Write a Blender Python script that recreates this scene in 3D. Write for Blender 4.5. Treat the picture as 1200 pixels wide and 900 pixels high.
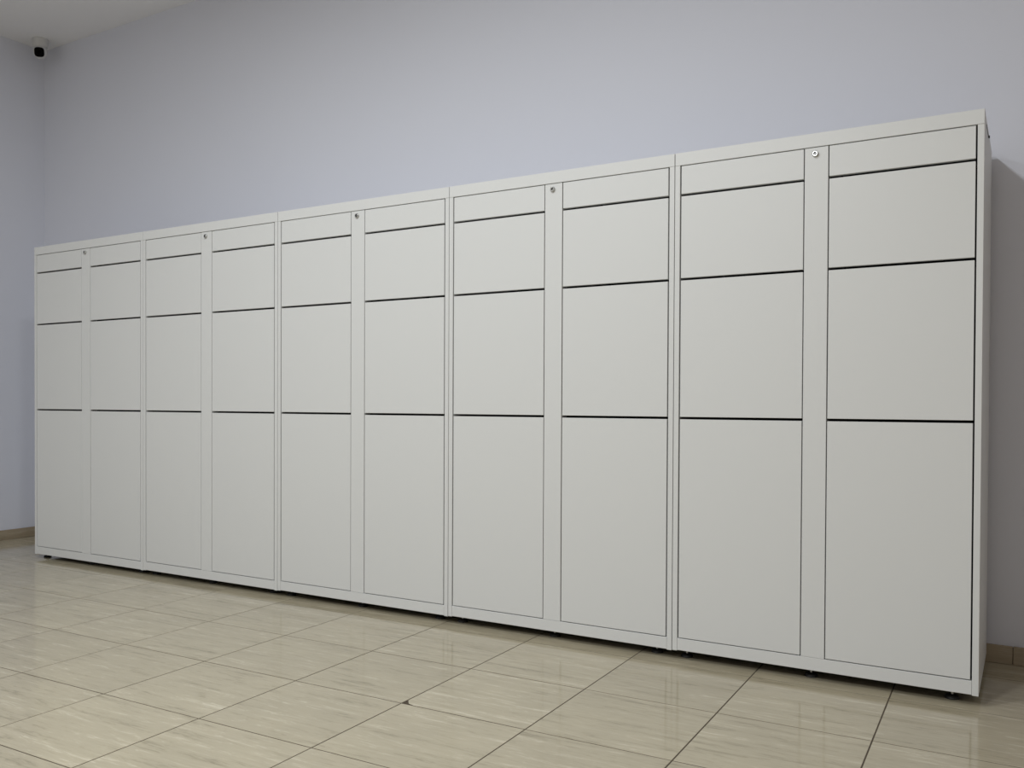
import bpy, bmesh, math, random
from mathutils import Matrix, Vector

random.seed(11)
for o in list(bpy.data.objects):
    bpy.data.objects.remove(o)
sc = bpy.context.scene
col = sc.collection

# ------------------------------------------------------------------ camera
cam_d = bpy.data.cameras.new('camera')
cam = bpy.data.objects.new('camera', cam_d)
col.objects.link(cam)
cam_d.sensor_fit = 'HORIZONTAL'
cam_d.sensor_width = 36.0
cam_d.lens = 1067.14 / 1200 * 36.0
cam_d.shift_x = 69.35 / 1200
cam_d.shift_y = 34.02 / 1200
cam_d.clip_start = 0.05
RIGHT = Vector((0.84410570, 0.53616465, 0.00361064))
UP = Vector((-0.00978065, 0.00866444, 0.99991463))
FWD = Vector((-0.53608759, 0.84406895, -0.01255774))
M = Matrix((RIGHT, UP, -FWD)).transposed().to_4x4()
M.translation = (5.2348, -3.3871, 0.9826)
cam.matrix_world = M
sc.camera = cam

# ------------------------------------------------------------------ world, lamps, exposure
world = bpy.data.worlds.new('world')
sc.world = world
world.use_nodes = True
bg = world.node_tree.nodes['Background']
bg.inputs['Color'].default_value = (1.05, 1.0, 0.965, 1)
bg.inputs['Strength'].default_value = 0.385

def ceiling_lamp(loc, watts, sx, sy, color=(0.965, 1.0, 1.03)):
    l = bpy.data.lights.new('ceiling_lamp', 'AREA')
    l.shape = 'RECTANGLE'; l.size = sx; l.size_y = sy
    l.energy = watts; l.color = color
    o = bpy.data.objects.new('ceiling_lamp', l)
    o.location = loc
    col.objects.link(o)
    return o
ceiling_lamp((2.00, -1.9, 3.46), 23, 0.3, 0.3)
ceiling_lamp((3.62, -1.9, 3.46), 33, 0.3, 0.3)
ceiling_lamp((3.62, -4.4, 3.46), 96, 0.3, 0.3)
ceiling_lamp((2.00, -4.4, 3.46), 24, 0.3, 0.3)

sc.view_settings.view_transform = 'Standard'
sc.view_settings.look = 'None'
sc.view_settings.exposure = 0.0
sc.view_settings.gamma = 1.0
sc.view_settings.use_curve_mapping = False

# ------------------------------------------------------------------ helpers
def principled(name, color, rough=0.5, metal=0.0, spec=0.5):
    m = bpy.data.materials.new(name); m.use_nodes = True
    b = m.node_tree.nodes['Principled BSDF']
    b.inputs['Base Color'].default_value = (*color, 1)
    b.inputs['Roughness'].default_value = rough
    b.inputs['Metallic'].default_value = metal
    b.inputs['Specular IOR Level'].default_value = spec
    return m, m.node_tree, b

def add_noise_bump(nt, b, scale, strength, dist=0.001, detail=3.0):
    tc = nt.nodes.new('ShaderNodeTexCoord')
    n = nt.nodes.new('ShaderNodeTexNoise'); n.inputs['Scale'].default_value = scale
    n.inputs['Detail'].default_value = detail
    bp = nt.nodes.new('ShaderNodeBump'); bp.inputs['Strength'].default_value = strength
    bp.inputs['Distance'].default_value = dist
    nt.links.new(tc.outputs['Object'], n.inputs['Vector'])
    nt.links.new(n.outputs['Fac'], bp.inputs['Height'])
    nt.links.new(bp.outputs['Normal'], b.inputs['Normal'])

def plaster(name, c1, c2):
    m, nt, b = principled(name, c1, 0.75, 0, 0.25)
    tc = nt.nodes.new('ShaderNodeTexCoord')
    n = nt.nodes.new('ShaderNodeTexNoise'); n.inputs['Scale'].default_value = 1.3
    n.inputs['Detail'].default_value = 4
    r = nt.nodes.new('ShaderNodeMix'); r.data_type = 'RGBA'
    r.inputs[6].default_value = (*c1, 1); r.inputs[7].default_value = (*c2, 1)
    nt.links.new(tc.outputs['Object'], n.inputs['Vector'])
    nt.links.new(n.outputs['Fac'], r.inputs[0])
    nt.links.new(r.outputs[2], b.inputs['Base Color'])
    n2 = nt.nodes.new('ShaderNodeTexNoise'); n2.inputs['Scale'].default_value = 60
    bp = nt.nodes.new('ShaderNodeBump'); bp.inputs['Strength'].default_value = 0.12
    bp.inputs['Distance'].default_value = 0.002
    nt.links.new(tc.outputs['Object'], n2.inputs['Vector'])
    nt.links.new(n2.outputs['Fac'], bp.inputs['Height'])
    nt.links.new(bp.outputs['Normal'], b.inputs['Normal'])
    return m

def stone(name, dark, mid, light, rough, sx, sy, sz):
    """banded travertine: streaks run along the piece's own x axis, each piece with its own offset"""
    m, nt, b = principled(name, mid, rough, 0, 0.5)
    L = nt.links.new
    tc = nt.nodes.new('ShaderNodeTexCoord')
    oi = nt.nodes.new('ShaderNodeObjectInfo')
    mul = nt.nodes.new('ShaderNodeMath'); mul.operation = 'MULTIPLY'; mul.inputs[1].default_value = 57.0
    L(oi.outputs['Random'], mul.inputs[0])
    add = nt.nodes.new('ShaderNodeVectorMath'); add.operation = 'ADD'
    L(tc.outputs['Object'], add.inputs[0]); L(mul.outputs[0], add.inputs[1])
    mp = nt.nodes.new('ShaderNodeMapping')
    mp.inputs['Scale'].default_value = (sx, sy, sz)
    L(add.outputs[0], mp.inputs['Vector'])
    n1 = nt.nodes.new('ShaderNodeTexNoise'); n1.inputs['Scale'].default_value = 1.0
    n1.inputs['Detail'].default_value = 8; n1.inputs['Roughness'].default_value = 0.62
    n1.inputs['Distortion'].default_value = 0.35
    L(mp.outputs[0], n1.inputs['Vector'])
    # short fine streaks laid over the broad bands
    mpf = nt.nodes.new('ShaderNodeMapping')
    mpf.inputs['Scale'].default_value = (sx*5, sy*3.6, sz*4)
    L(add.outputs[0], mpf.inputs['Vector'])
    nf = nt.nodes.new('ShaderNodeTexNoise'); nf.inputs['Scale'].default_value = 1.0
    nf.inputs['Detail'].default_value = 6; nf.inputs['Roughness'].default_value = 0.7
    nf.inputs['Distortion'].default_value = 0.8
    L(mpf.outputs[0], nf.inputs['Vector'])
    blend = nt.nodes.new('ShaderNodeMix'); blend.data_type = 'FLOAT'
    blend.inputs[0].default_value = 0.45
    L(n1.outputs['Fac'], blend.inputs[2]); L(nf.outputs['Fac'], blend.inputs[3])
    cr = nt.nodes.new('ShaderNodeValToRGB')
    e = cr.color_ramp.elements
    e[0].position = 0.34; e[0].color = (*dark, 1)
    e[1].position = 0.66; e[1].color = (*light, 1)
    k = e.new(0.46); k.color = (*mid, 1)
    k = e.new(0.55); k.color = (mid[0]*1.05, mid[1]*1.05, mid[2]*1.06, 1)
    L(blend.outputs[0], cr.inputs['Fac'])
    # broad cloudy patches and a little tone change from piece to piece
    n2 = nt.nodes.new('ShaderNodeTexNoise'); n2.inputs['Scale'].default_value = 5.0
    n2.inputs['Detail'].default_value = 3
    L(add.outputs[0], n2.inputs['Vector'])
    hsv = nt.nodes.new('ShaderNodeHueSaturation')
    mr = nt.nodes.new('ShaderNodeMapRange')
    mr.inputs['To Min'].default_value = 0.90; mr.inputs['To Max'].default_value = 1.10
    L(n2.outputs['Fac'], mr.inputs['Value'])
    mr2 = nt.nodes.new('ShaderNodeMapRange')
    mr2.inputs['To Min'].default_value = 0.965; mr2.inputs['To Max'].default_value = 1.035
    L(oi.outputs['Random'], mr2.inputs['Value'])
    mm = nt.nodes.new('ShaderNodeMath'); mm.operation = 'MULTIPLY'
    L(mr.outputs[0], mm.inputs[0]); L(mr2.outputs[0], mm.inputs[1])
    L(mm.outputs[0], hsv.inputs['Value']); L(cr.outputs['Color'], hsv.inputs['Color'])
    L(hsv.outputs['Color'], b.inputs['Base Color'])
    bp = nt.nodes.new('ShaderNodeBump'); bp.inputs['Strength'].default_value = 0.025
    bp.inputs['Distance'].default_value = 0.001
    L(n1.outputs['Fac'], bp.inputs['Height']); L(bp.outputs['Normal'], b.inputs['Normal'])
    return m

M_WALL = plaster('lavender_white_plaster', (0.705, 0.725, 0.805), (0.725, 0.745, 0.82))
M_LIGHT_BLOCK = plaster('light_block_beige', (0.60, 0.53, 0.49), (0.62, 0.55, 0.505))  # tone picked to dim and warm the bounce off the added right wall
M_CEIL = plaster('ceiling_paint', (0.84, 0.835, 0.84), (0.86, 0.855, 0.86))
M_GROUT, _nt, _b = principled('dark_brown_grout', (0.085, 0.068, 0.048), 0.9, 0, 0.2)
add_noise_bump(_nt, _b, 300, 0.4)
M_TILE = stone('travertine_tile', (0.270, 0.238, 0.160), (0.415, 0.370, 0.265), (0.590, 0.540, 0.415), 0.10, 2.6, 24.0, 6.0)
M_SKIRT = stone('travertine_skirting', (0.25, 0.20, 0.135), (0.34, 0.28, 0.195), (0.44, 0.38, 0.29), 0.25, 2.2, 10.0, 30.0)
M_PAINT, _nt, _b = principled('white_powder_coat', (0.69, 0.70, 0.69), 0.42, 0, 0.4)
add_noise_bump(_nt, _b, 900, 0.05, 0.0004)
M_INSIDE, _, _ = principled('raw_steel_inside', (0.04, 0.04, 0.04), 0.6, 0.2)
M_CHROME, _, _ = principled('lock_chrome', (0.52, 0.52, 0.50), 0.28, 1.0)
M_BLACK, _, _ = principled('black_keyway', (0.012, 0.012, 0.012), 0.5)
M_RUBBER, _, _ = principled('black_foot_plastic', (0.012, 0.012, 0.012), 0.6)
M_CAMW, _, _ = principled('camera_white_plastic', (0.62, 0.62, 0.62), 0.4)
M_CAMB, _, _ = principled('camera_black_front', (0.0015, 0.0015, 0.0015), 0.6, 0, 0.05)
M_LENS, _, _ = principled('camera_lens_glass', (0.001, 0.001, 0.001), 0.6, 0, 0.03)

def link_mesh(name, bm, mat, parent=None, loc=(0, 0, 0), smooth=False):
    me = bpy.data.meshes.new(name)
    bmesh.ops.recalc_face_normals(bm, faces=bm.faces)
    bm.to_mesh(me); bm.free()
    me.materials.append(mat)
    if smooth:
        for p in me.polygons: p.use_smooth = True
    return link_data(name, me, parent, loc)

def link_data(name, me, parent=None, loc=(0, 0, 0)):
    o = bpy.data.objects.new(name, me)
    col.objects.link(o)
    o.parent = parent
    o.location = loc
    return o

def box_bm(x0, x1, y0, y1, z0, z1, bevel=0.0):
    bm = bmesh.new()
    bmesh.ops.create_cube(bm, size=1.0)
    for v in bm.verts:
        v.co = Vector((x0 + (v.co.x + .5) * (x1 - x0), y0 + (v.co.y + .5) * (y1 - y0), z0 + (v.co.z + .5) * (z1 - z0)))
    if bevel:
        bmesh.ops.bevel(bm, geom=bm.edges[:], offset=bevel, segments=1, affect='EDGES', profile=0.5)
    return bm

def lathe_bm(profile, seg=24, axis='Z'):
    """closed surface of revolution from (radius, height) pairs"""
    bm = bmesh.new()
    rings = []
    for r, h in profile:
        if r < 1e-6:
            rings.append([bm.verts.new((0, 0, h))])
        else:
            rings.append([bm.verts.new((r * math.cos(2*math.pi*i/seg), r * math.sin(2*math.pi*i/seg), h)) for i in range(seg)])
    for a, b in zip(rings, rings[1:]):
        for i in range(seg):
            j = (i + 1) % seg
            if len(a) == 1 and len(b) == 1: continue
            if len(a) == 1: bm.faces.new((a[0], b[i], b[j]))
            elif len(b) == 1: bm.faces.new((a[i], a[j], b[0]))
            else: bm.faces.new((a[i], a[j], b[j], b[i]))
    if axis == '-Y':      # height runs towards -Y
        bmesh.ops.rotate(bm, verts=bm.verts, cent=(0, 0, 0), matrix=Matrix.Rotation(math.pi/2, 3, 'X'))
    return bm

def empty(name, loc):
    o = bpy.data.objects.new(name, None)
    o.empty_display_size = 0.1
    o.location = loc
    col.objects.link(o)
    return o

# ------------------------------------------------------------------ the room
X0, X1 = -0.855, 7.0          # left wall, right limit
Y0, Y1 = -5.6, 0.637          # front limit, back wall
ZC = 3.522

def struct(name, bm, mat, loc=(0, 0, 0)):
    o = link_mesh(name, bm, mat, None, loc)
    o['kind'] = 'structure'
    return o

wall_back = struct('wall_back', box_bm(X0 - .15, X1, Y1, Y1 + .15, -.05, ZC), M_WALL)
wall_left = struct('wall_left', box_bm(X0 - .15, X0, Y0, Y1, -.05, ZC), M_WALL)
light_block_right = struct('light_block_right', box_bm(X1, X1 + .15, Y0, Y1 + .15, -.05, ZC), M_LIGHT_BLOCK)  # unseen wall, added to keep fill light off the right end of the row
ceiling = struct('ceiling', box_bm(X0 - .15, X1, Y0, Y1 + .15, ZC, ZC + .12), M_CEIL)
floor = struct('floor', box_bm(X0 - .15, X1, Y0, Y1 + .15, -.10, -.0006), M_GROUT)

# floor tiles: a square grid, 45 cm, laid a touch out of line with the walls
T, ROT = 0.45, 0.0193
OX, OY = 3.5124, -0.9813
cR, sR = math.cos(ROT), math.sin(ROT)
GX, GY = 0.0020, 0.0021      # half joint widths: the cross joints are a little wider

def clip(poly, nx, ny, d):
    """keep the side where nx*x+ny*y<=d"""
    out = []
    for (a, b) in zip(poly, poly[1:] + poly[:1]):
        da = nx*a[0] + ny*a[1] - d; db = nx*b[0] + ny*b[1] - d
        if da <= 0: out.append(a)
        if (da < 0 < db) or (db < 0 < da):
            t = da / (da - db)
            out.append((a[0] + t*(b[0]-a[0]), a[1] + t*(b[1]-a[1])))
    return out

def slab_mesh(poly, name, mat, top=0.0, bot=-.009, ch=0.0007):
    n = len(poly)
    bm = bmesh.new()
    cx = sum(p[0] for p in poly)/n; cy = sum(p[1] for p in poly)/n
    def ring(z, inset):
        vs = []
        for x, y in poly:
            dx, dy = x-cx, y-cy; l = math.hypot(dx, dy)
            k = max(0, (l - inset*1.41)/l)
            vs.append(bm.verts.new((cx+dx*k, cy+dy*k, z)))
        return vs
    a, b, c = ring(top, ch), ring(top-ch*.8, 0), ring(bot, 0)
    bm.faces.new(a)
    for r, s in ((a, b), (b, c)):
        for i in range(n):
            bm.faces.new((r[i], s[i], s[(i+1) % n], r[(i+1) % n]))
    bm.faces.new(list(reversed(c)))
    me = bpy.data.meshes.new(name)
    bmesh.ops.recalc_face_normals(bm, faces=bm.faces)
    bm.to_mesh(me); bm.free(); me.materials.append(mat)
    return me

full = [(-T/2+GX, -T/2+GY), (T/2-GX, -T/2+GY), (T/2-GX, T/2-GY), (-T/2+GX, T/2-GY)]
full_me = slab_mesh(full, 'tile', M_TILE)
WG = 0.0015
for c in range(-12, 10):
    for r in range(-5, 12):
        lx, ly = (c + .5)*T, -(r - .5)*T          # tile between column lines c, c+1 and row lines r-1, r
        wx, wy = OX + cR*lx - sR*ly, OY + sR*lx + cR*ly
        wpoly = [(wx + cR*x - sR*y, wy + sR*x + cR*y) for x, y in full]
        if max(p[0] for p in wpoly) < X0+.004 or min(p[0] for p in wpoly) > X1 or max(p[1] for p in wpoly) < Y0 or min(p[1] for p in wpoly) > Y1-.004:
            continue
        inside = all(X0+WG <= p[0] <= X1 and Y0 <= p[1] <= Y1-WG for p in wpoly)
        chip = (c == 0 and r == 0)
        if inside and not chip:
            me = full_me
        else:
            pl = wpoly
            pl = clip(pl, -1, 0, -(X0+WG)); pl = clip(pl, 1, 0, X1)
            pl = clip(pl, 0, -1, -Y0); pl = clip(pl, 0, 1, Y1-WG)
            if len(pl) < 3: continue
            loc = []
            for x, y in pl:
                dx, dy = x-wx, y-wy
                loc.append((cR*dx + sR*dy, -sR*dx + cR*dy))
            if chip:      # broken front-left corner
                k = loc.index(min(loc, key=lambda q: q[0]+q[1]))
                x, y = loc[k]
                loc[k:k+1] = [(x, y+.036), (x+.009, y+.022), (x+.020, y+.008), (x+.044, y)]
            if max(q[0] for q in loc)-min(q[0] for q in loc) < .004 or max(q[1] for q in loc)-min(q[1] for q in loc) < .004:
                continue
            me = slab_mesh(loc, 'tile', M_TILE)
        o = link_data('tile', me, floor, (wx, wy, random.uniform(-.0002, .0002)))
        o.rotation_euler.z = ROT

# skirting: a row of stone pieces along each wall
bb = struct('baseboard_back', box_bm(X0, X1, Y1-.004, Y1, 0.0005, .064), M_GROUT)
x = 5.1857 - 14*T
while x < X1:
    a, b = max(x+.001, X0+.014), min(x+T-.001, X1)
    if b-a > .01:
        link_mesh('skirting_tile', box_bm((a-b)/2, (b-a)/2, -.006, .006, -.034, .034, .0012), M_SKIRT, bb, ((a+b)/2, Y1-.0105, .0345))
    x += T
bl = struct('baseboard_left', box_bm(X0, X0+.004, Y0, Y1-.016, 0.0005, .064), M_GROUT)
y = Y1 - .017
while y > Y0:
    a, b = max(y-T+.002, Y0), y
    if b-a > .01:
        o = link_mesh('skirting_tile', box_bm((a-b)/2, (b-a)/2, -.006, .006, -.034, .034, .0012), M_SKIRT, bl, (X0+.0105, (a+b)/2, .0345))
        o.rotation_euler.z = math.pi/2
    y -= T

# ------------------------------------------------------------------ the cabinets
W, D, H = 1.0203, 0.605, 1.9292
SIDE, TH = 0.0205, 0.018
ROWS = [(1.8780, 1.7685), (1.7685, 1.4499), (1.4499, 0.9230), (0.9230, 0.0858)]
COLS = [(0.0255, 0.4670), (0.5520, 0.9948)]
HG = 0.0046

def make_cabinet(dz):
    # the floor rises a little towards the left, so the feet there are screwed in further
    ZB = 0.0347 + dz
    rows = ROWS[:3] + [(0.9230, 0.0858 + dz)]
    root = empty('storage_cabinet', (0, 0, 0))
    g = 0.0012     # hair-line between neighbouring cabinets
    link_mesh('side_panel', box_bm(g, SIDE, 0, D, ZB, 1.8806, .0008), M_PAINT, root)
    link_mesh('side_panel', box_bm(W-SIDE, W-g, 0, D, ZB, 1.8806, .0008), M_PAINT, root)
    link_mesh('top_panel', box_bm(g, W-g, 0, D, 1.8812, H, .001), M_PAINT, root)
    link_mesh('bottom_rail', box_bm(SIDE+.0006, W-SIDE-.0006, 0.0004, .03, ZB+.0025, .0825+dz, .0008), M_PAINT, root)
    link_mesh('bottom_panel', box_bm(SIDE, W-SIDE, .03, D, ZB+.012, ZB+.030), M_INSIDE, root)
    link_mesh('back_panel', box_bm(SIDE, W-SIDE, D-.012, D-.001, ZB+.030, 1.8806), M_INSIDE, root)
    link_mesh('centre_post', box_bm(.4705, .5485, 0.0002, .05, .0832+dz, 1.8785, .0008), M_PAINT, root)
    link_mesh('partition', box_bm(.503, .516, .05, D-.012, ZB+.030, 1.8806), M_INSIDE, root)
    for xa, xb in ((SIDE, .503), (.516, W-SIDE)):
        for z in (1.7685, 1.4499, .9230):
            link_mesh('shelf', box_bm(xa, xb, .06, D-.012, z-.018, z-.006), M_INSIDE, root)
    for ci, (xa, xb) in enumerate(COLS):
        hinge = xa if ci == 0 else xb
        for ri, (zt, zb) in enumerate(rows):
            t = zt - (HG if ri else 0); b = zb + (HG if ri < 3 else 0)
            link_mesh('flap' if ri == 0 else 'door', box_bm(xa-hinge, xb-hinge, 0, TH, b-(t+b)/2, t-(t+b)/2, .0008), M_PAINT, root, (hinge, 0.0006, (t+b)/2))
    # cam lock near the top of the centre post
    lk = link_mesh('lock', lathe_bm([(0, 0), (.0105, 0), (.0108, .004), (.0100, .0072), (.0085, .0085), (.0056, .0085), (.0052, .0045), (0, .0045)], 28, '-Y'), M_CHROME, root, (.5056, 0.0001, 1.8560))
    core = lathe_bm([(0, .0040), (.0050, .0040), (.0050, .0056), (0, .0056)], 20, '-Y')
    link_mesh('keyhole', core, M_BLACK, lk)
    link_mesh('key_plug', box_bm(-.0020, .0020, -.0072, -.0050, -.0012, .0012, .0003), M_CHROME, lk)
    # levelling feet
    for y in (.062, D-.062):
        for x in (.040, .495, W-.080):
            f = link_mesh('foot', lathe_bm([(0, 0), (.022, 0), (.023, .003), (.020, .010), (.009, .014), (0, .014)], 20), M_RUBBER, root, (x, y, 0))
            link_mesh('stem', lathe_bm([(0, .013), (.0045, .013), (.0045, ZB+.0125), (0, ZB+.0125)], 12), M_CHROME, f)
    return root

def kids(o): return [c for c in bpy.data.objects if c.parent == o]

LABELS = [
    'white steel storage cabinet at the far left end of the row, nearest the wall corner',
    'white steel storage cabinet second from the left end of the row',
    'white steel storage cabinet in the middle of the row of five',
    'white steel storage cabinet second from the right end of the row',
    'white steel storage cabinet at the right end of the row, its side panel in view',
]
cabs = [make_cabinet(-.0024*(4-i)) for i in range(5)]
for i, c in enumerate(cabs):
    c.location = (i*W, 0, 0)
    c['label'] = LABELS[i]
    c['category'] = 'cabinet'
    c['group'] = 'white storage cabinets in a row along the wall'
    rnd = random.Random(40+i)
    for k in kids(c):
        n = k.name.split('.')[0]
        if n in ('door', 'flap'):      # doors never hang perfectly true
            k.rotation_euler.z = math.radians(rnd.uniform(-.10, .10))
            k.location.y += rnd.uniform(0, .0006)
# slot in the side panel that shows at the right end
sl = link_mesh('cable_slot', box_bm(-.0004, .0008, -.079, .079, -.0035, .0035, .0003), M_BLACK, cabs[4], (W-.0008, .202, 1.9065))
pin = link_mesh('slot_pin', lathe_bm([(0, 0), (.005, 0), (.005, .0035), (0, .0035)], 14), M_BLACK, sl, (.0006, .079, 0))
pin.rotation_euler.y = math.pi/2

# ------------------------------------------------------------------ security camera under the ceiling
sx, sy = -.682, .492
sec = empty('security_camera', (sx, sy, ZC))
sec['label'] = 'small white security camera with a black front on the ceiling in the corner'
sec['category'] = 'camera'
link_mesh('base', lathe_bm([(0, 0), (.054, 0), (.054, -.010), (.050, -.048), (.044, -.060), (0, -.060)], 32), M_CAMW, sec, smooth=False)
look = Vector((3.6, -3.6, 1.0)) - Vector((sx, sy, ZC-.086)); look.normalize()
q = look.to_track_quat('Z', 'Y')
hb = bmesh.new(); bmesh.ops.create_uvsphere(hb, u_segments=32, v_segments=20, radius=.049)
hs = link_mesh('housing', hb, M_CAMW, sec, (0, 0, -.086), smooth=True)
hs.rotation_mode = 'QUATERNION'; hs.rotation_quaternion = q
def squircle(r, z0, z1, n=3.2, seg=32):
    bm = bmesh.new(); rings = []
    for z, k in ((z0, 1.0), (z1-.002, 1.0), (z1, .93)):
        ring = []
        for i in range(seg):
            a = 2*math.pi*i/seg; ca, sa = math.cos(a), math.sin(a)
            ring.append(bm.verts.new((r*k*math.copysign(abs(ca)**(2/n), ca), r*k*math.copysign(abs(sa)**(2/n), sa), z)))
        rings.append(ring)
    for a, b in zip(rings, rings[1:]):
        for i in range(seg): bm.faces.new((a[i], a[(i+1) % seg], b[(i+1) % seg], b[i]))
    bm.faces.new(list(reversed(rings[0]))); bm.faces.new(rings[-1])
    return bm
fp = link_mesh('front_plate', squircle(.032, .028, .0515), M_CAMB, hs)
link_mesh('lens', lathe_bm([(0, .050), (.012, .050), (.012, .0530), (.009, .0538), (0, .0545)], 24), M_LENS, fp, smooth=True)
